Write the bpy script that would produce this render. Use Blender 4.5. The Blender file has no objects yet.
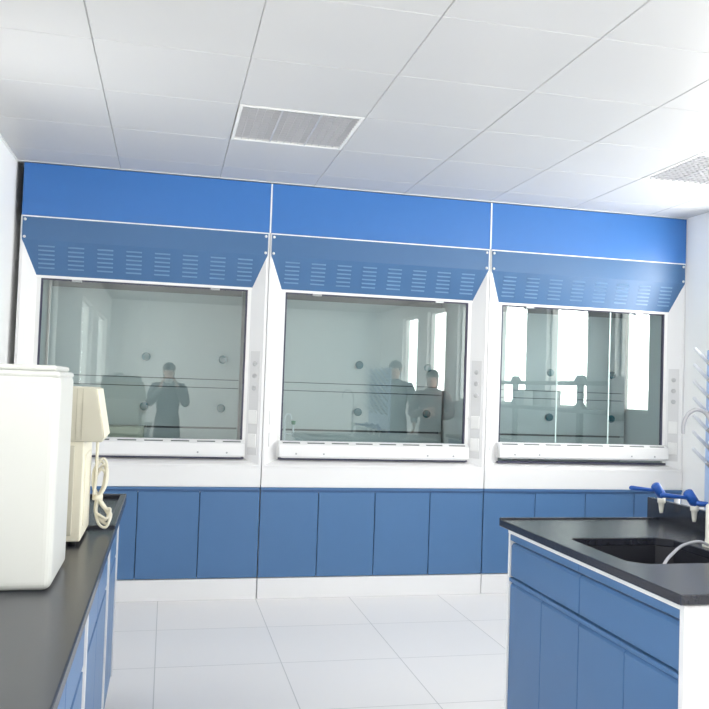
import bpy, bmesh, math, random
from mathutils import Vector, Matrix
random.seed(4)
S = bpy.context.scene
COL = S.collection
R = math.radians

# ------------------------------------------------------------------ camera
YAW, PITCH, ROLL = .2213, .0382, .0343
EYE = Vector((0, -5.256, 1.358))
fw = Vector((math.sin(YAW)*math.cos(PITCH), math.cos(YAW)*math.cos(PITCH), math.sin(PITCH)))
r0 = Vector((math.cos(YAW), -math.sin(YAW), 0)); u0 = r0.cross(fw)
rr = r0*math.cos(ROLL) + u0*math.sin(ROLL); uu = u0*math.cos(ROLL) - r0*math.sin(ROLL)
cd = bpy.data.cameras.new('camera'); cam = bpy.data.objects.new('camera', cd); COL.objects.link(cam)
cd.sensor_width = 36; cd.lens = 827.9/709*36; cd.clip_start = .02
M4 = Matrix.Identity(4)
for i in range(3):
    M4[i][0] = rr[i]; M4[i][1] = uu[i]; M4[i][2] = -fw[i]; M4[i][3] = EYE[i]
cam.matrix_world = M4
S.camera = cam

# ------------------------------------------------------------------ light
S.view_settings.view_transform = 'Standard'; S.view_settings.look = 'None'
S.view_settings.exposure = -0.24; S.view_settings.gamma = 1; S.view_settings.use_curve_mapping = False
wd = bpy.data.worlds.new('sky'); S.world = wd; wd.use_nodes = True
wn = wd.node_tree; bg = wn.nodes['Background']
bg.inputs[0].default_value = (1, .965, .93, 1); bg.inputs[1].default_value = 9.0
# the sky is brighter on the sunny (right) side
tcw = wn.nodes.new('ShaderNodeTexCoord'); sx = wn.nodes.new('ShaderNodeSeparateXYZ'); mr = wn.nodes.new('ShaderNodeMapRange')
wn.links.new(tcw.outputs['Generated'], sx.inputs[0]); wn.links.new(sx.outputs[0], mr.inputs[0]); wn.links.new(mr.outputs[0], bg.inputs[1])
mr.inputs['From Min'].default_value = -.5; mr.inputs['From Max'].default_value = .5
mr.inputs['To Min'].default_value = 15; mr.inputs['To Max'].default_value = 21
S.cycles.max_bounces = 14; S.cycles.diffuse_bounces = 8; S.cycles.transparent_max_bounces = 16
S.cycles.sample_clamp_indirect = 6
XL, XR, YB, ZC = -.935, 3.606, -8.6, 2.645
RIGHT_WIN = [(-.80, -.30), (-2.08, -1.26), (-3.36, -2.54), (-4.64, -3.82), (-5.92, -5.10), (-7.20, -6.38)]
ADDED_LEFT_WIN = [(-2.0, -1.45), (-5.4, -4.0), (-7.8, -6.2)]  # unseen windows, added and spaced for the light they throw
RZ = (1.22, 2.45); LZ = (1.25, 2.25)
def portal(x, y0, y1, z0, z1, sgn):
    l = bpy.data.lights.new('window_daylight', 'AREA'); l.shape = 'RECTANGLE'
    l.size = z1-z0; l.size_y = y1-y0; l.cycles.is_portal = True
    o = bpy.data.objects.new('window_daylight', l); COL.objects.link(o)
    o.location = (x, (y0+y1)/2, (z0+z1)/2); o.rotation_euler = (0, R(90)*sgn, 0)
for a, b in RIGHT_WIN: portal(XR+.10, a, b, *RZ, 1)
for a, b in ADDED_LEFT_WIN: portal(XL-.10, a, b, *LZ, -1)

# ------------------------------------------------------------------ materials
MATS = {}
def mat(name, col, rough=.5, metal=0, spec=.5, noise=0, scale=30, bump=0, emit=0, trans=0, coat=0):
    m = bpy.data.materials.new(name); m.use_nodes = True; nt = m.node_tree
    b = nt.nodes['Principled BSDF']
    b.inputs['Base Color'].default_value = (*col, 1); b.inputs['Roughness'].default_value = rough
    b.inputs['Metallic'].default_value = metal; b.inputs['Specular IOR Level'].default_value = spec
    if coat: b.inputs['Coat Weight'].default_value = coat
    if trans: b.inputs['Subsurface Weight'].default_value = trans; b.inputs['Subsurface Radius'].default_value = (.05, .05, .05)
    if noise or bump:
        tc = nt.nodes.new('ShaderNodeTexCoord'); n = nt.nodes.new('ShaderNodeTexNoise')
        n.inputs['Scale'].default_value = scale; n.inputs['Detail'].default_value = 4
        nt.links.new(tc.outputs['Object'], n.inputs['Vector'])
        if noise:
            mx = nt.nodes.new('ShaderNodeMixRGB'); mx.blend_type = 'MIX'
            mx.inputs[1].default_value = (*[c*(1-noise) for c in col], 1)
            mx.inputs[2].default_value = (*[min(1, c*(1+noise)) for c in col], 1)
            nt.links.new(n.outputs[0], mx.inputs[0]); nt.links.new(mx.outputs[0], b.inputs['Base Color'])
        if bump:
            bp = nt.nodes.new('ShaderNodeBump'); bp.inputs['Strength'].default_value = bump
            bp.inputs['Distance'].default_value = .002
            nt.links.new(n.outputs[0], bp.inputs['Height']); nt.links.new(bp.outputs[0], b.inputs['Normal'])
    MATS[name] = m; return m
mat('wall_paint', (.93, .93, .925), .7, noise=.015, scale=4)
mat('ceiling_metal', (.58, .58, .585), .38, spec=.35)
mat('ceiling_void', (.50, .50, .52), .8)
mat('white_steel', (.78, .78, .785), .42, noise=.01, scale=9)
mat('white_frame', (.84, .84, .83), .4)
mat('liner', (.60, .62, .62), .5, noise=.03, scale=6)
mat('liner_dark', (.10, .11, .12), .6)
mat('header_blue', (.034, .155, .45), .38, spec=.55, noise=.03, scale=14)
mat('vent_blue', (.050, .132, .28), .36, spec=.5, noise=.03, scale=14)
mat('door_blue', (.063, .153, .317), .38, spec=.5, noise=.03, scale=12)
mat('edge_blue', (.035, .095, .22), .45)
mat('louvre_lit', (.125, .235, .40), .3)  # vent blue lightened: the louvres' highlights are put into the colour
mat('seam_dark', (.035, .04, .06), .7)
mat('plinth', (.80, .80, .81), .5)
mat('worktop', (.017, .019, .028), .26, spec=.7, noise=.2, scale=60)
mat('basin', (.016, .017, .024), .4, noise=.1, scale=40)
mat('bottle_pe', (.60, .61, .585), .4, trans=.2, noise=.01, scale=5)
mat('beige', (.58, .555, .455), .5, noise=.02, scale=20)
mat('beige_dark', (.42, .40, .31), .6)
mat('cream', (.80, .76, .62), .45)
mat('cable', (.72, .69, .58), .5)
mat('chrome', (.55, .56, .58), .22, metal=1)
mat('satin', (.42, .43, .45), .35, metal=.8)
mat('pane_edge', (.55, .68, .66), .3)
mat('button_grey', (.50, .50, .51), .5)
mat('panel_grey', (.66, .66, .665), .5)
mat('socket', (.80, .80, .79), .35)
mat('knob_teal', (.0, .14, .18), .35)
mat('gasket_and_shade', (.05, .05, .09), .6)  # sash gaskets, and the painted shade strip below the handle
mat('tap_blue', (.02, .10, .42), .35)
mat('tap_pale', (.74, .73, .66), .4)
mat('rack_blue', (.38, .50, .74), .4)
mat('rack_white', (.75, .77, .80), .4)
mat('tube_grey', (.42, .42, .45), .45)
mat('louvre_grille', (.62, .62, .64), .3, metal=.3)
mat('lamp_tube', (.75, .75, .75), .4)
mat('shelf_grey', (.28, .29, .31), .5)
mat('carton', (.75, .75, .74), .6)
mat('coat_grey', (.10, .10, .115), .8, noise=.1)
mat('coat_brown', (.13, .085, .085), .8, noise=.1)
mat('coat_dark', (.055, .06, .07), .8, noise=.1)
mat('trousers', (.03, .035, .05), .8)
mat('skin', (.60, .38, .29), .5)
mat('hair', (.015, .012, .011), .5)
mat('shoe', (.02, .02, .02), .5)
mat('eye', (.9, .9, .9), .3)
mat('lip', (.42, .18, .16), .5)
mat('camera_silver', (.70, .70, .72), .3, metal=.5)
mat('red', (.5, .04, .03), .5); mat('green', (.03, .25, .12), .5)

def tile_floor():
    m = bpy.data.materials.new('floor_tiles'); m.use_nodes = True; nt = m.node_tree; b = nt.nodes['Principled BSDF']
    tc = nt.nodes.new('ShaderNodeTexCoord'); br = nt.nodes.new('ShaderNodeTexBrick')
    br.offset = 0; br.squash = 1
    br.inputs['Scale'].default_value = 1; br.inputs['Brick Width'].default_value = .6; br.inputs['Row Height'].default_value = .6
    br.inputs['Mortar Size'].default_value = .0025
    br.inputs['Color1'].default_value = (.80, .78, .77, 1); br.inputs['Color2'].default_value = (.77, .76, .76, 1)
    br.inputs['Mortar'].default_value = (.50, .50, .50, 1)
    nt.links.new(tc.outputs['Object'], br.inputs['Vector']); nt.links.new(br.outputs['Color'], b.inputs['Base Color'])
    b.inputs['Roughness'].default_value = .28
    MATS['floor_tiles'] = m
tile_floor()
def glass(name, tint, ior):
    m = bpy.data.materials.new(name); m.use_nodes = True; nt = m.node_tree
    for n in list(nt.nodes):
        if n.type != 'OUTPUT_MATERIAL': nt.nodes.remove(n)
    out = nt.nodes[0]; t = nt.nodes.new('ShaderNodeBsdfTransparent'); g = nt.nodes.new('ShaderNodeBsdfGlossy')
    t.inputs[0].default_value = (*tint, 1); g.inputs[0].default_value = (.95, 1, .985, 1); g.inputs['Roughness'].default_value = .012
    f = nt.nodes.new('ShaderNodeFresnel'); f.inputs[0].default_value = ior
    mx = nt.nodes.new('ShaderNodeMixShader')
    ge = nt.nodes.new('ShaderNodeNewGeometry'); iv = nt.nodes.new('ShaderNodeMath'); iv.operation = 'SUBTRACT'; iv.inputs[0].default_value = 1
    mu = nt.nodes.new('ShaderNodeMath'); mu.operation = 'MULTIPLY'   # only the face the light enters reflects
    nt.links.new(ge.outputs['Backfacing'], iv.inputs[1]); nt.links.new(f.outputs[0], mu.inputs[0]); nt.links.new(iv.outputs[0], mu.inputs[1])
    nt.links.new(mu.outputs[0], mx.inputs[0]); nt.links.new(t.outputs[0], mx.inputs[1]); nt.links.new(g.outputs[0], mx.inputs[2])
    nt.links.new(mx.outputs[0], out.inputs[0]); MATS[name] = m
glass('sash_glass', (.82, .88, .885), 2.1)
glass('window_glass', (.97, .99, .99), 1.3)

# ------------------------------------------------------------------ mesh helpers
class MB:
    def __init__(s): s.bm = bmesh.new(); s.mats = []
    def mi(s, m):
        if m not in s.mats: s.mats.append(m)
        return s.mats.index(m)
    def _add(s, verts, faces, m, smooth=False, bev=0, seg=1):
        vs = [s.bm.verts.new(v) for v in verts]; k = s.mi(m); fs = []
        for f in faces:
            try: q = s.bm.faces.new([vs[i] for i in f])
            except ValueError: continue
            q.material_index = k; q.smooth = smooth; fs.append(q)
        bmesh.ops.recalc_face_normals(s.bm, faces=fs)
        if bev:
            es = list({e for f in fs for e in f.edges if len(e.link_faces) == 2 and e.calc_face_angle(0) > .5})
            r = bmesh.ops.bevel(s.bm, geom=es, offset=bev, segments=seg, affect='EDGES', profile=.5)
            for f in r['faces']: f.material_index = k
        return s
    def box(s, x0, x1, y0, y1, z0, z1, m, bev=0, seg=1):
        v = [(x, y, z) for z in (z0, z1) for y in (y0, y1) for x in (x0, x1)]
        return s._add(v, [(0,1,3,2),(4,5,7,6),(0,1,5,4),(2,3,7,6),(0,2,6,4),(1,3,7,5)], m, False, bev, seg)
    def prism(s, pts, axis, a, b, m, bev=0, seg=1, pts2=None):
        """pts: 2-D outline; axis it is swept along; a..b sweep"""
        def mk(p, t):
            return (t, p[0], p[1]) if axis == 'x' else (p[0], t, p[1]) if axis == 'y' else (p[0], p[1], t)
        n = len(pts); v = [mk(p, a) for p in pts] + [mk(p, b) for p in (pts2 or pts)]
        f = [tuple(range(n)), tuple(range(n, 2*n))] + [(i, (i+1) % n, n+(i+1) % n, n+i) for i in range(n)]
        return s._add(v, f, m, False, bev, seg)
    def tube(s, pts, rad, m, n=10, caps=True):
        pts = [Vector(p) for p in pts]; rads = rad if isinstance(rad, (list, tuple)) else [rad]*len(pts)
        rings = []; prev = None
        for i, p in enumerate(pts):
            d = (pts[min(i+1, len(pts)-1)] - pts[max(i-1, 0)]).normalized()
            if prev is None:
                a = d.orthogonal().normalized()
            else:
                a = (prev - d*prev.dot(d)).normalized()
            prev = a; b = d.cross(a)
            rings.append([p + (a*math.cos(2*math.pi*k/n) + b*math.sin(2*math.pi*k/n))*rads[i] for k in range(n)])
        v = [q for r in rings for q in r]; f = []
        for i in range(len(rings)-1):
            for k in range(n):
                f.append((i*n+k, i*n+(k+1) % n, (i+1)*n+(k+1) % n, (i+1)*n+k))
        if caps: f += [tuple(range(n)), tuple(range((len(rings)-1)*n, len(rings)*n))]
        return s._add(v, f, m, True)
    def ball(s, c, r, m, sc=(1, 1, 1), n=10):
        v = []; f = []
        for i in range(n+1):
            t = math.pi*i/n
            for k in range(n*2):
                p = 2*math.pi*k/(n*2)
                v.append((c[0]+r*sc[0]*math.sin(t)*math.cos(p), c[1]+r*sc[1]*math.sin(t)*math.sin(p), c[2]+r*sc[2]*math.cos(t)))
        for i in range(n):
            for k in range(n*2):
                f.append((i*2*n+k, i*2*n+(k+1) % (2*n), (i+1)*2*n+(k+1) % (2*n), (i+1)*2*n+k))
        s._add(v, f, m, True); bmesh.ops.remove_doubles(s.bm, verts=s.bm.verts[:], dist=1e-5); return s
    def build(s, name, parent=None, loc=(0, 0, 0), rot=(0, 0, 0)):
        me = bpy.data.meshes.new(name); s.bm.to_mesh(me); s.bm.free()
        for m in s.mats: me.materials.append(MATS[m])
        o = bpy.data.objects.new(name, me); COL.objects.link(o)
        if parent: o.parent = parent
        o.location = loc; o.rotation_euler = rot
        return o
def smooth(pts, k=6):
    P = [Vector(p) for p in pts]; out = []
    for i in range(len(P)-1):
        a, b, c, d = P[max(i-1, 0)], P[i], P[i+1], P[min(i+2, len(P)-1)]
        for j in range(k):
            t = j/k
            out.append(.5*((2*b)+(c-a)*t+(2*a-5*b+4*c-d)*t*t+(3*b-a-3*c+d)*t**3))
    return out+[P[-1]]
def tag(o, label, cat, group=None):
    o['label'] = label; o['category'] = cat
    if group: o['group'] = group
    return o
def thing(name, label, cat, loc=(0, 0, 0), rz=0, group=None):
    o = bpy.data.objects.new(name, None); COL.objects.link(o); o.location = loc; o.rotation_euler = (0, 0, rz)
    o.empty_display_size = .1
    return tag(o, label, cat, group)
def struct(o): o['kind'] = 'structure'; return o
def copy_tree(o, parent=None):
    c = o.copy(); COL.objects.link(c); c.parent = parent
    for ch in list(o.children): copy_tree(ch, c)
    return c

# ------------------------------------------------------------------ the room
struct(MB().box(XL-.3, XR+.3, YB-.2, 1.2, -.12, 0, 'floor_tiles').build('floor'))
def side_wall(name, x, out, wins, zr):
    w = MB(); xa, xb = sorted((x, x+out*.12)); ys = sorted(wins)
    w.box(xa, xb, YB-.2, 1.2, 0, zr[0], 'wall_paint'); w.box(xa, xb, YB-.2, 1.2, zr[1], ZC+.2, 'wall_paint')
    e = [YB-.2] + [v for p in ys for v in p] + [1.2]
    for i in range(0, len(e), 2): w.box(xa, xb, e[i], e[i+1], zr[0], zr[1], 'wall_paint')
    return struct(w.build(name))
side_wall('wall_right', XR, 1, RIGHT_WIN, RZ)
side_wall('wall_left', XL, -1, ADDED_LEFT_WIN, LZ)
struct(MB().box(XL, XR, .95, 1.1, 0, ZC+.2, 'wall_paint').build('wall_front'))
struct(MB().box(XL, XR, YB-.2, YB, 0, ZC+.2, 'wall_paint').build('wall_back'))
wi = 0
def window(x, a, b, z0, z1, out, panes):
    global wi; wi += 1
    e = bpy.data.objects.new('window_%d' % wi, None); COL.objects.link(e); e.location = (x+out*.08, (a+b)/2, z0); struct(e)
    w, h = (b-a)/2, z1-z0; f = MB(); t = .028
    f.box(-.03, .03, -w, w, 0, t, 'white_frame').box(-.03, .03, -w, w, h-t, h, 'white_frame')
    f.box(-.03, .03, -w, -w+t, t, h-t, 'white_frame').box(-.03, .03, w-t, w, t, h-t, 'white_frame')
    for k in range(1, panes):
        y = -w+2*w*k/panes; f.box(-.025, .025, y-.018, y+.018, t, h-t, 'white_frame')
    f.build('window_frame', e)
    MB().box(-.004, .004, -w+t-.002, w-t+.002, t-.002, h-t+.002, 'window_glass').build('window_pane', e)
    MB().box(-.06-out*.03, .06-out*.03, -w, w, -.001, .004, 'white_frame').build('window_sill', e)
for a, b in RIGHT_WIN: window(XR, a, b, *RZ, 1, 1)
for a, b in ADDED_LEFT_WIN: window(XL, a, b, *LZ, -1, 2)
# ceiling of pressed metal panels, two lamps let into it
GX, GY, GX0, GY0 = .604, .569, .272, -.292
lamps = [(4*i, j) for i in (0, 1) for j in (1,)]
cm = MB(); cm.box(XL-.1, XR+.1, YB-.1, 1.1, ZC+.10, ZC+.16, 'ceiling_void')
for i in range(-3, 7):
    for j in range(-3, 16):
        if (i, j) in lamps: continue
        xa, xb = GX0+GX*i, GX0+GX*(i+1); yb = GY0-GY*j; ya = yb-GY
        xa, xb, ya, yb = max(xa, XL), min(xb, XR), max(ya, YB), min(yb, 1.1)
        if xb-xa < .02 or yb-ya < .02: continue
        cm.box(xa+.0008, xb-.0008, ya+.0008, yb-.0008, ZC, ZC+.03, 'ceiling_metal', .0035)
cm.box(XL-.05, XR+.05, YB-.05, 1.1, ZC+.028, ZC+.034, 'ceiling_void')
# openings above the lamps are closed by the lamp housings
struct(cm.build('ceiling'))
struct(MB().box(XL, XR, -.012, 0.0, ZC-.005, ZC-.001, 'white_frame').build('trim_1'))
struct(MB().box(XL, XL+.01, YB, 0, ZC-.012, ZC-.001, 'white_frame').build('trim_2'))
struct(MB().box(XL, XL+.012, YB, 0, 0, .09, 'plinth').build('baseboard_left'))
struct(MB().box(XR-.012, XR, YB, .9, 0, .09, 'plinth').build('baseboard_right'))
def ceiling_lamp(i, j, label, group):
    x = GX0+GX*(i+.5); y = GY0-GY*(j+.5); hx, hy = GX/2-.004, GY/2-.004
    t = thing('ceiling_light', label, 'ceiling light', (x, y, ZC), 0, group)
    f = MB(); w = .016
    for a in ((-hx, hx, -hy, -hy+w), (-hx, hx, hy-w, hy), (-hx, -hx+w, -hy+w, hy-w), (hx-w, hx, -hy+w, hy-w)):
        f.box(*a, -.003, .024, 'white_frame', .001)
    f.build('frame', t)
    MB().box(-hx+w, hx-w, -hy+w, hy-w, .022, .026, 'button_grey').build('reflector', t)
    for k in range(3):
        xx = (k-1)*.18
        MB().tube([(xx, -hy+.03, .0175), (xx, hy-.03, .0175)], .004, 'lamp_tube').build('tube', t)
    g = MB()
    for k in range(1, 14): 
        yy = -hy+w+(2*hy-2*w)*k/14; g.box(-hx+w, hx-w, yy-.0015, yy+.0015, 0, .012, 'louvre_grille')
    for k in range(1, 3):
        xx = -hx+w+(2*hx-2*w)*k/3; g.box(xx-.004, xx+.004, -hy+w, hy-w, -.001, .013, 'louvre_grille')
    for k in range(1, 15):
        xx = -hx+w+(2*hx-2*w)*k/15; g.box(xx-.001, xx+.001, -hy+w, hy-w, .001, .011, 'louvre_grille')
    g.build('grille', t)
ceiling_lamp(0, 1, 'square louvred ceiling light above the leftmost and middle fume hoods', None)
ceiling_lamp(4, 1, 'square louvred ceiling light at the right, above the rightmost fume hood', None)

# ------------------------------------------------------------------ fume hoods
X0 = -.896; W = 1.5
HC = [X0+W*(k+.5) for k in range(3)]
ZA, ZP = .70, 2.317
HW = .748
def make_hood(label, cx, raise_=0.0, joints=False, water=False):
    t = thing('fume_hood', label, 'fume hood', (cx, 0, ZA))
    def z(v): return v-ZA
    c = MB()   # liner and shell
    c.box(-.70, .70, .82, .84, z(.86), z(2.16), 'liner')
    for s in (-1, 1):
        a, b = sorted((s*.66, s*.68)); c.box(a, b, .12, .82, z(.86), z(2.16), 'liner')
        a, b = sorted((s*.73, s*.747)); c.box(a, b, .12, .86, z(.70), z(2.315), 'white_steel')
    c.box(-.70, .70, .09, .82, z(2.14), z(2.16), 'liner')
    c.box(-.747, .747, .86, .88, z(.70), z(2.315), 'white_steel')
    c.box(-.729, .729, .10, .86, z(2.295), z(2.314), 'white_steel')
    c.build('cabinet_body', t)
    MB().box(-.66, .66, .085, .82, z(.845), z(.862), 'liner', .003).build('work_surface', t)
    b = MB()   # three-part baffle with slots
    b.box(-.64, .64, .60, .61, z(.90), z(1.026), 'liner').box(-.64, .64, .60, .61, z(1.040), z(1.309), 'liner')
    b.box(-.64, .64, .60, .61, z(1.373), z(1.96), 'liner')
    b.box(-.64, .64, .60, .61, z(1.315), z(1.367), 'liner')
    b.box(-.64, .64, .66, .67, z(.88), z(2.05), 'liner_dark')
    bo = b.build('baffle', t)
    for zz in (1.172, 1.512):
        for xx in (0, .52):
            MB().tube([(xx, .600, z(zz)), (xx, .590, z(zz)), (xx, .578, z(zz)), (xx, .574, z(zz))], [.022, .03, .028, .014], 'knob_teal', 16).build('knob', bo)
    for s in (-1, 1):
        p = MB()
        pts = [(s*HW, .001), (s*.731, .001), (s*.648, .068), (s*.648, .115), (s*HW, .115)]
        p.prism(pts, 'z', z(.826), z(ZP-.001), 'white_steel', .0015)
        po = p.build('corner_post', t)
        if s > 0:   # control column on the right post, lies on the chamfer
            A = Vector((.648, .068, 0)); B = Vector((.731, .001, 0)); d = (B-A).normalized(); nrm = Vector((d.y, -d.x, 0)).normalized()
            if nrm.y > 0: nrm = -nrm
            ang = math.atan2(d.y, d.x)
            def onface(u, zz): return A + d*u + Vector((0, 0, z(zz)))
            MB().box(-.036, .036, -.0025, .001, -.33, .33, 'panel_grey', .001).build('control_panel', po, onface(.053, 1.23), (0, 0, ang))
            for zz in (1.48, 1.402, 1.324):
                MB().tube([(0, .0, 0), (0, -.006, 0), (0, -.009, 0)], [.016, .016, .010], 'button_grey', 16).build('button', po, onface(.053, zz), (0, 0, ang))
            for zz in (1.14, .99):
                so = MB().box(-.030, .030, -.011, 0, -.043, .043, 'socket', .003, 2).build('socket_cover', po, onface(.053, zz), (0, 0, ang))
                pass
        else:
            A = Vector((-.648, .068, 0)); B = Vector((-.731, .001, 0)); d = (A-B).normalized(); ang = math.atan2(d.y, d.x)
            for zz in (1.14, 1.0):
                MB().box(-.003, .003, -.002, .001, -.045, .045, 'button_grey').build('slot', po, B + d*.03 + Vector((0, 0, z(zz))), (0, 0, ang))
    # sloping sill with angled ends
    MB().prism([(.0, z(.826)), (.0, z(.838)), (.07, z(.872)), (.10, z(.872)), (.10, z(.826))], 'x', -.735, .735, 'white_steel', .001).build('sill', t)
    MB().box(-HW+.001, HW-.001, .0, .02, z(ZA), z(.8255), 'white_steel', .001).build('apron', t)
    # vent panel: flat band on top, slope with louvres below
    v = MB(); th = .002
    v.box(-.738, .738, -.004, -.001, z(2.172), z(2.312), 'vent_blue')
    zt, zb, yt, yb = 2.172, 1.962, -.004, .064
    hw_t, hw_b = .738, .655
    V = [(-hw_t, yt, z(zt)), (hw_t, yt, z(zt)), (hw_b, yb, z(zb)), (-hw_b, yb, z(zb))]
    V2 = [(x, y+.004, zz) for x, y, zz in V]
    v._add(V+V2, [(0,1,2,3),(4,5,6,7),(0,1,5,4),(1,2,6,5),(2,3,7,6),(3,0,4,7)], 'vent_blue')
    v.box(-.742, .742, -.006, .0, z(2.309), z(2.3165), 'white_frame')
    dn = Vector((0, yb-yt, zb-zt)); L = dn.length; dn.normalize(); no = Vector((0, -abs(dn.z), -dn.y)).normalized()
    if no.y > 0: no = -no
    for k in range(8):
        for j in range(6):
            cxx = -.598+.1709*k; cc = Vector((cxx, yt, z(zt))) + dn*(.036+j*.0265)
            h = .0048; hl = .047
            a = cc - dn*.0045; bb = cc + dn*.0045
            pts = [a+Vector((-hl, 0, 0)), a+Vector((hl, 0, 0)), bb+Vector((hl, 0, 0)), bb+Vector((-hl, 0, 0)), bb+no*h+Vector((-hl+.004, 0, 0)), bb+no*h+Vector((hl-.004, 0, 0))]
            v._add([tuple(q) for q in pts], [(0,1,5,4),(0,4,3),(1,2,5),(3,4,5,2)], 'louvre_lit')
    vo = v.build('vent_panel', t)
    for s in (-1, 1):
        for zz in (2.292, 2.187):
            MB().tube([(s*.724, -.003, z(zz)), (s*.724, -.008, z(zz)), (s*.724, -.010, z(zz))], [.0085, .0085, .004], 'carton', 12).build('screw', vo)
    # sash
    dz = raise_; s_ = MB(); y0, y1 = .066, .092; ztop = 1.972
    s_.box(-.655, .655, .062, y1, z(1.952), z(ztop), 'white_frame', .001)
    for s in (-1, 1):
        a, b_ = sorted((s*.628, s*.655)); s_.box(a, b_, y0, y1, z(.875), z(1.952), 'white_frame', .001)
        a, b_ = sorted((s*.617, s*.628)); s_.box(a, b_, y0+.004, y1, z(.89+dz), z(1.952), 'gasket_and_shade')
    s_.box(-.617, .617, y0+.004, y1, z(1.944), z(1.952), 'gasket_and_shade')
    so = s_.build('sash', t)
    MB().box(-.618, .618, .0775, .0835, z(.93+dz), z(1.946), 'sash_glass').build('glass_pane', so)
    if joints:
        for xx in (-.20, .20):
            MB().box(xx-.0045, xx+.0045, .074, .0770, z(.99+dz), z(1.944), 'pane_edge').build('pane_joint', so)
    MB().box(-.64, .64, .040, .075, z(.8724), z(.8835), 'gasket_and_shade').build('gap_shade', t)  # dark strip painting the shade in the gap under the handle
    # handle bar
    h = MB(); zl, zh = z(.884+dz), z(.992+dz)
    pa = [(.075, zh), (.045, zh), (.006, zh-.022), (.004, zl+.012), (.022, zl), (.075, zl)]
    xs = [.642, .642, .640, .640, .618, .630]
    n = 6; vv = [(-xs[i], pa[i][0], pa[i][1]) for i in range(n)] + [(xs[i], pa[i][0], pa[i][1]) for i in range(n)]
    h._add(vv, [tuple(range(n)), tuple(range(n, 2*n))]+[(i, (i+1) % n, n+(i+1) % n, n+i) for i in range(n)], 'white_steel', False, .0015)
    sl = Vector((0, .039, .022)).normalized()
    for k in range(8):
        xc = -.56+.16*k; cc = Vector((xc, .006, zh-.022)) + sl*.022 + Vector((0, -.0006, .001))
        a = cc-sl*.006; b_ = cc+sl*.006; d2 = Vector((0, .006, -.003))
        P = [a+Vector((-.056, 0, 0)), a+Vector((.056, 0, 0)), b_+Vector((.056, 0, 0)), b_+Vector((-.056, 0, 0))]
        h._add([tuple(q) for q in P]+[tuple(q+d2) for q in P], [(0,1,2,3),(4,5,6,7),(0,1,5,4),(1,2,6,5),(2,3,7,6),(3,0,4,7)], 'liner_dark')
    ho = h.build('handle', so)
    for xx in (-.53, -.35, .35, .53):
        MB().tube([(xx, .006, zl+.03), (xx, .002, zl+.03)], .006, 'satin', 10).build('screw', ho)
    for xx in (-.42, .42):
        MB().box(xx-.03, xx+.03, .06, .075, z(1.937), z(1.951), 'satin', .003).build('sash_stop', t)
    if water:
        w = MB(); w.tube([(-.57, .30, z(.862)), (-.57, .30, z(1.09))], .008, 'rack_white')
        w.tube(smooth([(-.57, .30, z(1.05)), (-.57, .30, z(1.12)), (-.56, .30, z(1.15)), (-.535, .30, z(1.15)), (-.525, .30, z(1.12))]), .006, 'rack_white')
        wo = w.build('water_outlet', t)
        MB().tube([(-.51, .30, z(1.085)), (-.51, .30, z(1.11))], [.012, .016], 'green', 12).tube([(-.51, .30, z(1.0)), (-.51, .30, z(1.085))], .006, 'rack_white').tube([(-.57, .30, z(1.02)), (-.51, .30, z(1.02))], .005, 'rack_white').build('tap_knob', wo)
    return t
make_hood('white fume hood with blue louvred vent panel, leftmost of the three', HC[0])
make_hood('white fume hood with blue louvred vent panel, middle one of the three', HC[1], water=True)
make_hood('white fume hood with brightly lit glass and slightly raised sash, rightmost of the three', HC[2], .018, joints=True)

def base_cabinet(label, cx):
    t = thing('base_cabinet', label, 'cabinet', (cx, 0, 0))
    c = MB()
    for s in (-1, 1):
        a, b = sorted((s*.728, s*HW)); c.box(a, b, .026, .84, .0, .682, 'white_steel')
    c.box(-.728, .728, .82, .84, .0, .682, 'white_steel').box(-.728, .728, .026, .82, .12, .135, 'white_steel')
    c.box(-.728, .728, .026, .04, .135, .66, 'seam_dark')
    c.build('body', t)
    MB().box(-HW, HW, -.006, .84, .684, .6985, 'door_blue', .001).box(-HW+.002, HW-.002, .0, .02, .672, .684, 'edge_blue').build('top_rail', t)
    MB().box(-HW+.001, HW-.001, .004, .025, 0, .128, 'plinth', .001).build('plinth', t)
    w = .3745
    for k in range(4):
        xa = -.749+w*k
        MB().box(xa+.0022, xa+w-.0022, .003, .022, .134, .671, 'door_blue', .002).build('door', t)
base_cabinet('low blue four-door cabinet on a white plinth under the leftmost fume hood', HC[0])
base_cabinet('low blue four-door cabinet on a white plinth under the middle fume hood', HC[1])
base_cabinet('low blue four-door cabinet on a white plinth under the rightmost fume hood', HC[2])
for c, w in zip(HC, ('leftmost', 'middle', 'rightmost')):
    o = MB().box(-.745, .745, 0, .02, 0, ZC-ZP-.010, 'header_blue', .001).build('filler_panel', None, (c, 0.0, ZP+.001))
    tag(o, 'plain bright blue filler panel under the ceiling above the %s fume hood' % w, 'wall panel')
for k, x in enumerate((X0+W, X0+2*W)):
    struct(MB().box(x-.0048, x+.0048, -.002, .02, ZP, ZC-.009, 'white_frame').build('trim_%d' % (3+k)))
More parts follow.
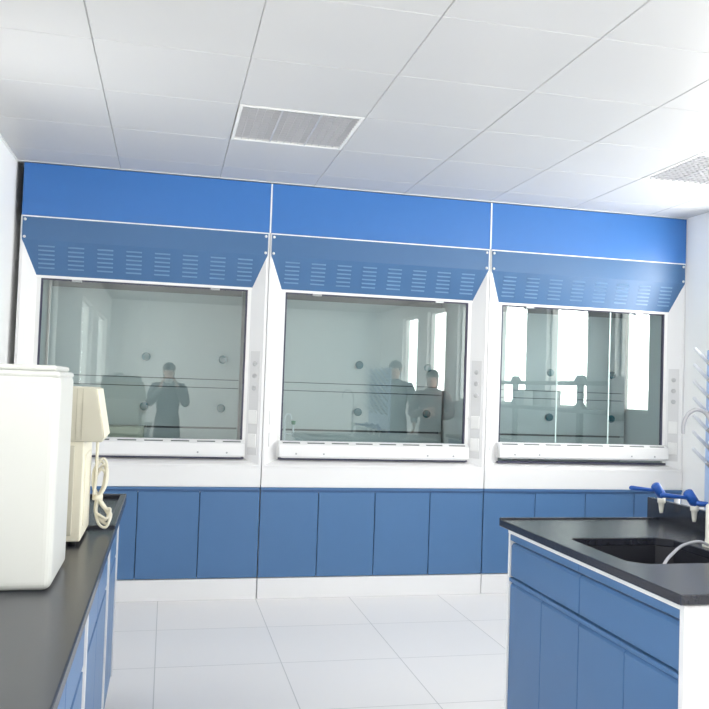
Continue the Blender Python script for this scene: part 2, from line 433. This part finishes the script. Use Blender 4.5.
# low beige box standing in the leftmost hood
o = MB().box(-.28, .28, -.10, .10, 0, .186, 'beige', .006, 2).box(-.25, .25, -.101, -.099, .02, .022, 'beige_dark').build('storage_box', None, (HC[0]-.27, .33, .862))
tag(o, 'low beige box standing inside the leftmost fume hood', 'box')
t = thing('drip_tray', 'flat dark tray lying inside the rightmost fume hood', 'tray', (HC[2]-.05, .34, .862))
tm = MB(); tm.box(-.42, .42, -.15, .15, 0, .006, 'satin')
for a in ((-.42, .42, -.15, -.14), (-.42, .42, .14, .15), (-.42, -.41, -.14, .14), (.41, .42, -.14, .14)): tm.box(*a, .006, .09, 'satin')
tm.build('pan', t)
MB().tube(smooth([(-.42, -.06, .07), (-.46, -.06, .09), (-.46, .06, .09), (-.42, .06, .07)]), .006, 'satin').build('handle', t)
MB().tube(smooth([(.42, -.06, .07), (.46, -.06, .09), (.46, .06, .09), (.42, .06, .07)]), .006, 'satin').build('handle', t)

# ------------------------------------------------------------------ left bench
ZW = .85
def bench_doors(t, x, sgn, ys, z0, z1, m, name, depth=.018):
    for a, b in ys:
        xa, xb = sorted((x, x+sgn*depth))
        MB().box(xa, xb, a+.003, b-.003, z0, z1, m, .002).build(name, t)
t = thing('lab_bench', 'long lab bench with black worktop and blue doors along the left wall', 'lab bench', (-.53, -3.1, 0))
def L(x): return x+.53
def Y(y): return y+3.1
w = MB(); w.box(L(-.925), L(-.150), Y(-4.7), Y(-2.335), .82, ZW, 'worktop', .004, 2)
w.build('worktop', t)
w = MB(); w.box(L(-.925), L(-.150), Y(-2.333), Y(-1.53), .82, ZW-.006, 'worktop')
for a in ((-.925, -.150, -1.555, -1.53), (-.925, -.150, -2.333, -2.308), (-.175, -.150, -2.308, -1.555), (-.925, -.90, -2.308, -1.555)):
    w.box(L(a[0]), L(a[1]), Y(a[2]), Y(a[3]), ZW-.0065, ZW+.010, 'worktop', .003)
w.build('raised_rim_worktop', t)
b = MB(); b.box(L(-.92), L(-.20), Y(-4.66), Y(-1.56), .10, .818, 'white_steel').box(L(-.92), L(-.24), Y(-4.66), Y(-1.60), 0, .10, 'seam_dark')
for yy in (-1.575, -2.13, -2.98, -3.83, -4.65):
    b.box(L(-.201), L(-.174), Y(yy-.014), Y(yy+.014), .10, .818, 'white_steel')
b.box(L(-.201), L(-.176), Y(-4.66), Y(-1.56), .800, .819, 'white_steel')
b.build('carcass', t)
for a, b_ in ((-2.115, -1.59), (-2.965, -2.145), (-3.815, -2.995), (-4.635, -3.845)):
    m_ = (a+b_)/2
    for p, q in ((a, m_), (m_, b_)):
        d = MB().box(L(-.199), L(-.180), Y(p+.002), Y(q-.002), .105, .60, 'door_blue', .002).build('door', t)
        k = MB().box(L(-.199), L(-.180), Y(p+.002), Y(q-.002), .615, .795, 'door_blue', .002).build('drawer', t)

# big white container with lid
t = thing('plastic_tank', 'tall white translucent plastic tank with a lid standing on the left bench', 'container', (-.43, -3.03, ZW))
c = MB(); hx, hy, H = .183, .15, .515
c.box(-hx, hx, -hy, hy, 0.0, H, 'bottle_pe', .022, 5)
for f in c.bm.faces: f.smooth = False
c.build('tank_body', t)
MB().box(-hx, hx-.001, -hy, hy, H-.012, H+.004, 'bottle_pe', .008, 3).box(-hx+.014, hx-.012, -hy+.014, hy-.014, H+.004, H+.018, 'bottle_pe', .006, 2).build('lid', t)
c = MB(); c.tube([(-.04, 0, H+.016), (-.04, 0, H+.05)], .045, 'bottle_pe', 24).build('screw_cap', t)

# beige instrument
t = thing('lab_instrument', 'beige bench instrument with overhanging sloped head and coiled cord, behind the white tank', 'lab instrument', (-.40, -2.465, ZW))
def IX(x): return x+.40
yf, yb_ = -.165, .125
b = MB(); b.box(IX(-.56), IX(-.236), yf, yb_, .012, .32, 'cream', .004, 2)
b.box(IX(-.54), IX(-.262), yf-.003, yf+.004, .03, .30, 'beige', .002)
b.box(IX(-.236), IX(-.233), yf+.06, yb_-.05, .05, .27, 'cream', .001)
b.build('body', t)
hd = MB(); hd.prism([(IX(-.58), .312), (IX(-.184), .312), (IX(-.180), .325), (IX(-.207), .472), (IX(-.213), .477), (IX(-.58), .477)], 'y', yf-.006, yf+.215, 'beige', .003, 2)
for xx in (-.262, -.245): hd.box(IX(xx-.0008), IX(xx+.0008), yf-.0072, yf-.004, .318, .472, 'beige_dark')
ho = hd.build('head', t)
p = MB(); a = Vector((IX(-.180), 0, .325)); bb = Vector((IX(-.207), 0, .472)); nn = Vector((.147, 0, .027)).normalized()*.004
q = [a, bb, bb+nn, a+nn]
p.prism([(v.x, v.z) for v in q], 'y', yf-.004, yf+.213, 'cream', .001).build('front_panel', ho)
for x in (-.53, -.26):
    for y in (yf+.03, yb_-.03):
        MB().tube([(IX(x), y, 0), (IX(x), y, .014)], .012, 'shoe', 12).build('foot', t)
# coiled cord with a tie, hanging from the head
def C3(x, y, z): return (IX(x), y+2.465, z-ZW)
cpts = [C3(-.212, -2.43, 1.166), C3(-.213, -2.42, 1.10), C3(-.214, -2.41, 1.02), C3(-.218, -2.42, .975)]
cb = MB(); cb.tube(smooth(cpts), .0048, 'cable', 8)
for k, (dx, dy) in enumerate(((0, 0), (.004, .01), (-.004, .012), (.002, -.008))):
    top = 1.045+.012*k; bot = .868+.010*k
    loop = [C3(-.207+dx, -2.40+dy, .963), C3(-.188+dx, -2.395+dy, 1.0), C3(-.184+dx, -2.395+dy, top-.01), C3(-.200+dx, -2.395+dy, top+.01), C3(-.222+dx*.3, -2.395+dy, top-.03),
            C3(-.222+dx*.3, -2.40+dy, 1.0), C3(-.207+dx, -2.40+dy, .963), C3(-.184+dx, -2.405+dy, .93), C3(-.166+dx, -2.41+dy, bot+.03), C3(-.176+dx, -2.41+dy, bot), C3(-.198+dx, -2.41+dy, bot+.01), C3(-.212+dx*.5, -2.40+dy, .92), C3(-.207+dx, -2.40+dy, .963)]
    cb.tube(smooth(loop), .0045, 'cable', 8)
co = cb.build('power_cord', t)
MB().tube([C3(-.207, -2.40, .956), C3(-.207, -2.40, .972)], .017, 'cream', 14).build('cable_tie', co)

# ------------------------------------------------------------------ sink bench
t = thing('sink_bench', 'short island bench with black worktop, black sink and blue drawers at the right', 'sink bench', (1.70, -2.75, 0))
def SX(x): return x-1.70
def SY(y): return y+2.75
XA, XB, YA, YBk = 1.312, 2.02, -3.345, -2.150
bx0, bx1, by0, by1 = 1.40, 1.785, -2.985, -2.565
w = MB(); zt = ZW; zb = .822
# worktop with a chamfered sink opening: ring of quads
outer = [(XA, YA), (XB, YA), (XB, YBk), (XA, YBk)]
ch = .045
inner = [(bx0+ch, by0), (bx1-ch, by0), (bx1, by0+ch), (bx1, by1-ch), (bx1-ch, by1), (bx0+.016, by1), (bx0, by1-.016), (bx0, by0+ch)]
oi = [0, 1, 1, 2, 2, 3, 3, 0]
def ring(z, rev):
    f = []
    vo = [(SX(x), SY(y), z) for x, y in outer]; vi = [(SX(x), SY(y), z) for x, y in inner]
    return vo, vi
vo1, vi1 = ring(zt, 0); vo2, vi2 = ring(zb, 0)
V = vo1+vi1+vo2+vi2; F = []
for base in (0, 12):
    for i in range(8):
        j = (i+1) % 8; a, b_ = oi[i], oi[j]
        if a == b_: F.append((base+a, base+4+i, base+4+j))
        else: F.append((base+a, base+b_, base+4+j, base+4+i))
for i in range(4): F.append((i, (i+1) % 4, 12+(i+1) % 4, 12+i))
for i in range(8): F.append((4+i, 4+(i+1) % 8, 16+(i+1) % 8, 16+i))
w._add(V, F, 'worktop', False, .0025)
# small raised marine edge on the far end and front
w.box(SX(XA), SX(XB-.001), SY(YBk-.012), SY(YBk), ZW-.004, ZW+.006, 'worktop', .002)
w.build('worktop', t)
s = MB(); n = 8; zbm = .60
Vb = [(SX(x), SY(y), zb) for x, y in inner] + [(SX(x), SY(y), zbm) for x, y in inner]
off = [(SX(1.6+(x-1.6)*1.05), SY(-2.76+(y+2.76)*1.05)) for x, y in inner]
Vb += [(x, y, zbm-.012) for x, y in off] + [(x, y, zb-.001) for x, y in off]
Fb = [(i, (i+1) % 8, 8+(i+1) % 8, 8+i) for i in range(8)] + [tuple(range(8, 16)), tuple(range(16, 24))]
Fb += [(16+i, 16+(i+1) % 8, 24+(i+1) % 8, 24+i) for i in range(8)] + [(24+i, 24+(i+1) % 8, (i+1) % 8, i) for i in range(8)]
s._add(Vb, Fb, 'basin'); so = s.build('sink', t)
MB().tube([(SX(1.6), SY(-2.76), zbm), (SX(1.6), SY(-2.76), zbm+.004)], .03, 'satin', 18).build('drain', so)
MB().box(SX(2.021), SX(2.045), SY(-3.385), SY(-2.065), .80, .928, 'worktop', .002).build('backsplash', t)
b = MB(); b.box(SX(1.372), SX(1.392), SY(-3.30), SY(-2.185), .10, .80, 'white_steel')
b.box(SX(1.372), SX(2.02), SY(-2.205), SY(-2.185), .10, .80, 'white_steel').box(SX(1.34), SX(2.02), SY(-3.322), SY(-3.302), .0, .815, 'white_steel')
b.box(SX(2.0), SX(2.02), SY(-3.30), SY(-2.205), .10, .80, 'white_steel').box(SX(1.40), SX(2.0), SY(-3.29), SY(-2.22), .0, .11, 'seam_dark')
b.box(SX(1.343), SX(1.372), SY(-3.30), SY(-2.172), .799, .8215, 'white_frame').box(SX(1.345), SX(1.375), SY(-2.187), SY(-2.172), .10, .806, 'white_frame')
b.build('carcass', t)
for k in range(2):
    a = -2.188-.555*(k+1); c_ = a+.555
    b = MB(); b.prism([(SX(1.372), .635), (SX(1.350), .635), (SX(1.350), .752), (SX(1.358), .762), (SX(1.372), .762)], 'y', SY(a+.002), SY(c_-.002), 'door_blue', .001)
    b.box(SX(1.345), SX(1.372), SY(a+.001), SY(c_-.001), .773, .797, 'door_blue', .001)
    b.build('drawer', t)
    for j in range(2):
        p = a+.2775*j
        MB().prism([(SX(1.372), .105), (SX(1.350), .105), (SX(1.350), .598), (SX(1.358), .608), (SX(1.372), .608)], 'y', SY(p+.0015), SY(p+.276), 'door_blue', .001).build('door', t)
MB().box(SX(1.344), SX(1.374), SY(-3.298), SY(-2.188), .614, .629, 'door_blue', .002).build('finger_rail', t)
# second half of the island behind the backsplash
w = thing('island_bench', 'white half of the island bench behind the black backsplash', 'lab bench', (2.36, -2.75, 0))
MB().box(-.313, .31, -.635, .41, .822, .85, 'worktop', .003).build('worktop', w)
MB().box(-.31, .29, -.55, .36, 0, .821, 'white_steel').build('carcass', w)

# gas taps
def gas_tap(y, label):
    t = thing('gas_tap', label, 'tap', (1.985, y, .885), 0, 'taps behind the sink')
    b = MB(); b.tube([(0, 0, 0), (0, 0, .012), (0, 0, .040), (0, 0, .042), (0, 0, .066)], [.006, .0085, .0115, .0155, .0155], 'tap_pale', 14)
    b.tube([(.0, 0, .064), (.072, 0, .064)], .0075, 'satin', 12)
    b.tube([(.072, 0, -.035), (.072, 0, .064), (.072, 0, .072)], [.012, .012, .008], 'rack_white', 12)
    b.build('spout', t)
    k = MB().tube([(.004, 0, .062), (.004-.001, 0, .068), (-.030, 0, .112), (-.033, 0, .116)], [.012, .019, .019, .013], 'tap_blue', 16).build('knob', t)
    l = MB(); l.tube([(-.018, 0, .090), (-.06, 0, .094), (-.138, 0, .101), (-.145, 0, .102)], [.0075, .0075, .0095, .005], 'tap_blue', 10).build('lever', k)
gas_tap(-2.224, 'blue-handled tap over the black backsplash, farthest from the camera')
gas_tap(-2.44, 'blue-handled tap over the black backsplash, second from the far end')
gas_tap(-2.656, 'blue-handled tap beside the swan-neck faucet, mostly beyond the right edge')
# faucet with grey swan neck
t = thing('faucet', 'white faucet column with grey swan neck beside the black sink', 'faucet', (1.835, -2.74, ZW))
MB().tube([(0, 0, 0), (0, 0, .006), (0, 0, .010), (0, 0, .03), (0, 0, .14), (0, 0, .145)], [.024, .024, .017, .014, .014, .010], 'tap_pale', 18).build('column', t)
MB().tube(smooth([(0, 0, .14), (.004, 0, .30), (.002, 0, .40), (-.02, 0, .452), (-.058, 0, .468), (-.092, 0, .452), (-.108, 0, .42), (-.110, 0, .385)]), .0065, 'tube_grey', 12).build('swan_neck', t)
MB().tube([(0, 0, .10), (.02, -.02, .10), (.05, -.05, .103)], [.009, .009, .006], 'tap_pale', 12).build('handle', t)
o = MB().tube(smooth([(0, 0, .010), (-.05, -.02, .026), (-.125, -.045, .020), (-.20, -.10, .006), (-.265, -.155, -.012), (-.31, -.185, -.06), (-.33, -.19, -.14), (-.33, -.19, -.225)]), .005, 'tube_grey', 10).build('rubber_hose', None, (1.815, -2.76, ZW))
tag(o, 'thin grey hose curving from the faucet base down into the black sink', 'hose')
# peg drying rack
t = thing('drying_rack', 'pale blue pegboard drying rack standing over the backsplash at the right edge', 'drying rack', (2.10, -2.75, .85))
b = MB(); b.box(0, .018, -.40, .413, .04, .70, 'rack_blue', .003).build('board', t)
for y in (-.30, .30):
    MB().box(.018, .035, y-.015, y+.015, 0, .60, 'rack_white', .002).build('support', t)
pd = Vector((-.75, 0, .66)).normalized()
for i in range(8):
    for j in range(7):
        y = .372-.100*i; zz = .237+.0655*j + (.032 if i % 2 else 0); p0 = Vector((.0, y, zz))
        k = MB().tube([p0, p0+pd*.028, p0+pd*.030, p0+pd*.108, p0+pd*.114], [.005, .005, .0075, .0068, .004], 'rack_white', 8)
        k.tube([p0-pd*.0, p0+pd*.032], .0078, 'satin', 8)
        k.build('peg', t)

# ------------------------------------------------------------------ window bench and reagent rack (seen mirrored in the hoods)
t = thing('window_bench', 'bench along the right-hand windows, seen mirrored in the hood glass', 'lab bench', (3.345, -2.3, 0))
MB().box(-.24, .255, -1.25, 1.25, .82, .85, 'worktop', .003).build('worktop', t)
MB().box(-.20, .25, -1.22, 1.22, 0, .819, 'white_steel').build('carcass', t)
for k in range(6):
    MB().box(-.220, -.201, -1.2+.4*k, -1.2+.4*k+.394, .12, .80, 'door_blue', .002).build('door', t)
t = thing('reagent_rack', 'grey two-shelf reagent rack before the windows, mirrored in the rightmost hood', 'shelf rack', (3.50, -2.3, .85))
for zz in (.36, .60):
    MB().box(-.07, .07, -1.2, 1.70, zz-.018, zz+.018, 'shelf_grey', .003).build('shelf', t)
for y in (-1.1, -.24, 1.13):
    p = MB(); p.box(-.02, .02, y-.03, y+.03, .0, .66, 'shelf_grey', .003)
    for zz in (.36, .60): p.prism([(y-.09, zz+.018), (y-.03, zz+.07), (y+.03, zz+.07), (y+.09, zz+.018)], 'x', -.022, .022, 'shelf_grey')
    p.build('post', t)
p = MB(); p.box(-.02, .10, 1.62, 1.68, .30, .66, 'shelf_grey', .003).build('post', t)
for y, lab in ((-1.72, 'white carton on the reagent rack, nearer the hoods'), (-2.32, 'white carton on the reagent rack, farther from the hoods')):
    k = MB().box(-.05, .05, -.09, .09, 0, .15, 'carton', .003).box(-.051, -.049, -.02, .02, .0, .15, 'button_grey').build('carton', None, (3.50, y, 1.2285))
    tag(k, lab, 'box', 'cartons on the reagent rack')

# ------------------------------------------------------------------ people (mirrored in the hood glass)
def skinmesh(name, verts, edges, rad, root, parent, m, lvl=1):
    me = bpy.data.meshes.new(name); me.from_pydata([tuple(v) for v in verts], edges, []); me.materials.append(MATS[m])
    o = bpy.data.objects.new(name, me); COL.objects.link(o); o.parent = parent
    sk = o.modifiers.new('skin', 'SKIN'); sk.use_smooth_shade = True
    if not me.skin_vertices: me.attributes.new('skin', 'FLOAT', 'POINT') if False else None
    bpy.context.view_layer.objects.active = o
    if not me.skin_vertices: bpy.ops.mesh.customdata_skin_add()
    for i, sv in enumerate(me.skin_vertices[0].data):
        r = rad[i]; sv.radius = r if isinstance(r, tuple) else (r, r); sv.use_root = (i == root)
    ss = o.modifiers.new('sub', 'SUBSURF'); ss.levels = lvl; ss.render_levels = lvl
    return o
def person(label, loc, rz, H, coat, arms, head_tilt=0, long_hair=True, group=None):
    """faces local +y; arms: (elbow, wrist, hand direction) for left(-x) and right(+x), in units of H"""
    t = thing('person', label, 'person', loc, rz, group)
    f = H
    def v(x, y, z): return Vector((x*f, y*f, z*f))
    sh = .105; hp = .052
    B = [v(0, 0, .53), v(0, 0, .60), v(0, -.005, .70), v(0, -.005, .79), v(0, 0, .845), v(0, .012, .875), v(0, .016, .915), v(0, .016, .96)]
    Rr = [(.085*f, .06*f), (.072*f, .052*f), (.085*f, .058*f), (.080*f, .050*f), .030*f, .031*f, .048*f, .042*f]
    E = [(i, i+1) for i in range(7)]
    for s in (-1, 1):
        k = len(B); B += [v(s*hp, 0, .48), v(s*(hp+.004), .008, .28), v(s*(hp+.006), -.008, .045), v(s*(hp+.012), .055, .018)]
        Rr += [.050*f, .033*f, .021*f, .020*f]; E += [(0, k), (k, k+1), (k+1, k+2), (k+2, k+3)]
    jo = []
    for s, a in zip((-1, 1), arms):
        k = len(B); B += [v(s*sh, -.003, .80), v(*a[0]), v(*a[1])]; Rr += [.033*f, .024*f, .015*f]
        E += [(3, k), (k, k+1), (k+1, k+2)]
        d = Vector(a[2]).normalized(); w0 = v(*a[1]); up = Vector((0, 0, 1)); side = Vector(a[3]).normalized()
        palm = len(B); B.append(w0+d*.035*f); Rr.append((.020*f, .012*f)); E.append((k+2, palm))
        nrm = d.cross(side).normalized()
        curl = nrm if nrm.dot(Vector((-s, 0, 0))) > 0 else -nrm
        for j, L_ in enumerate((.040, .045, .042, .034)):
            o_ = side*(j-1.5)*.0115*f; p0 = w0+d*.045*f+o_
            q = len(B); B += [p0, p0+d*L_*.5*f+curl*.006*f, p0+d*L_*.8*f+curl*.022*f]
            Rr += [.0055*f, .0050*f, .0042*f]; E += [(palm, q), (q, q+1), (q+1, q+2)]
        q = len(B); th = w0+d*.020*f-side*.018*f
        B += [th, th+d*.018*f-side*.014*f+curl*.008*f, th+d*.034*f-side*.016*f+curl*.018*f]; Rr += [.0065*f, .006*f, .005*f]; E += [(palm, q), (q, q+1), (q+1, q+2)]
    skinmesh('body', B, E, Rr, 0, t, 'skin', 1)
    hc = v(0, .018, .932)
    fm = MB()
    fm.ball((hc.x, hc.y+.050*f, hc.z-.008*f), .0105*f, 'skin', (.8, 1, 1.3), 6); fm.build('nose', t)
    em = MB()
    for s in (-1, 1): em.ball((hc.x+s*.019*f, hc.y+.042*f, hc.z+.004*f), .0065*f, 'eye', n=5).ball((hc.x+s*.019*f, hc.y+.0475*f, hc.z+.004*f), .0035*f, 'hair', n=4)
    em.build('eyes', t)
    for s in (-1, 1): MB().ball((hc.x+s*.046*f, hc.y, hc.z-.002*f), .014*f, 'skin', (.4, .8, 1.2), 5).build('ear', t)
    MB().ball((hc.x, hc.y+.046*f, hc.z-.026*f), .011*f, 'lip', (1.2, .5, .4), 5).build('mouth', t)
    hm = MB(); hm.ball((hc.x, hc.y-.020*f, hc.z+.018*f), .055*f, 'hair', (.98, 1.0, 1.0), 8)
    if long_hair: hm.ball((hc.x, hc.y-.030*f, hc.z-.03*f), .050*f, 'hair', (.95, .6, 1.35), 7)
    hm.build('hair', t)
    # coat with sleeves
    cm_ = MB(); N = 20
    rings = [(.40, .108, .082), (.48, .103, .078), (.54, .100, .075), (.60, .088, .066), (.70, .098, .070), (.765, .118, .070), (.80, .118, .066), (.825, .098, .056), (.845, .056, .044), (.856, .041, .038)]
    rv = [(rx*f*math.cos(2*math.pi*k/N), (ry*math.sin(2*math.pi*k/N)-.002)*f, z_*f) for z_, rx, ry in rings for k in range(N)]
    rf = [(i_*N+k, i_*N+(k+1) % N, (i_+1)*N+(k+1) % N, (i_+1)*N+k) for i_ in range(len(rings)-1) for k in range(N)] + [tuple(range(N))]
    cm_._add(rv, rf, coat, True)
    for s, a in zip((-1, 1), arms):
        wr = v(*a[1]); el = v(*a[0]); S0 = v(s*.060, -.003, .808); S1 = v(s*(sh+.004), -.003, .795)
        pts = [S0, S1] + smooth([S1, el, el+(wr-el)*.94], 6)[1:]
        rad = [.034*f, .043*f] + [(.043-.016*t_/11)*f for t_ in range(12)]
        cm_.tube(pts, rad[:len(pts)], coat, 14)
    cm_.build('coat', t)
    tm_ = MB()
    for s in (-1, 1):
        tm_.tube([v(s*(hp-.004), 0, .50), v(s*hp, 0, .42), v(s*(hp+.004), .008, .28), v(s*(hp+.005), 0, .16), v(s*(hp+.006), -.006, .05)], [.052*f, .057*f, .042*f, .036*f, .034*f], 'trousers', 14)
    tm_.ball((0, 0, .49*f), .072*f, 'trousers', (1, .75, .7), 7)
    tm_.build('trousers', t)
    for s in (-1, 1):
        MB().ball((s*(hp+.012)*f, .025*f, .022*f), .026*f, 'shoe', (1.0, 2.3, .82), 7).build('shoe', t)
    return t
up = (0, 0, 1)
# the photographer holds the camera just behind the viewpoint
person('person holding up a compact camera, mirrored in the leftmost hood glass', (0.02, -5.585, 0), 0, 1.58, 'coat_grey',
       [((-.140, .045, .675), (-.060, .145, .808), (.25, .25, .85), (0, 1, -.2)), ((.140, .045, .675), (.066, .145, .808), (-.25, .25, .85), (0, 1, -.2))])
t = thing('compact_camera', 'small silver compact camera held by the photographer, mirrored in the leftmost hood', 'camera', (0.02, -5.305, 1.315))
MB().box(-.05, .05, -.014, .012, 0, .062, 'camera_silver', .005, 2).build('body', t)
MB().tube([(0, .011, .034), (0, .024, .034)], [.022, .019], 'satin', 18).build('lens', t)
person('person with dark hair in grey coat standing by the windows, mirrored in the middle hood', (2.98, -5.30, 0), .35, 1.72, 'coat_dark',
       [((-.15, -.01, .65), (-.16, .04, .52), (0, .2, -1), (0, 1, .2)), ((.15, -.01, .65), (.16, .04, .52), (0, .2, -1), (0, 1, .2))], long_hair=False)
person('person with long dark hair in brownish coat and folded arms, mirrored in the middle hood', (3.28, -4.62, 0), .5, 1.60, 'coat_brown',
       [((-.15, .02, .65), (-.03, .11, .68), (1, .3, .1), (0, .2, 1)), ((.15, .02, .65), (.04, .125, .65), (-1, .3, .1), (0, .2, 1))])
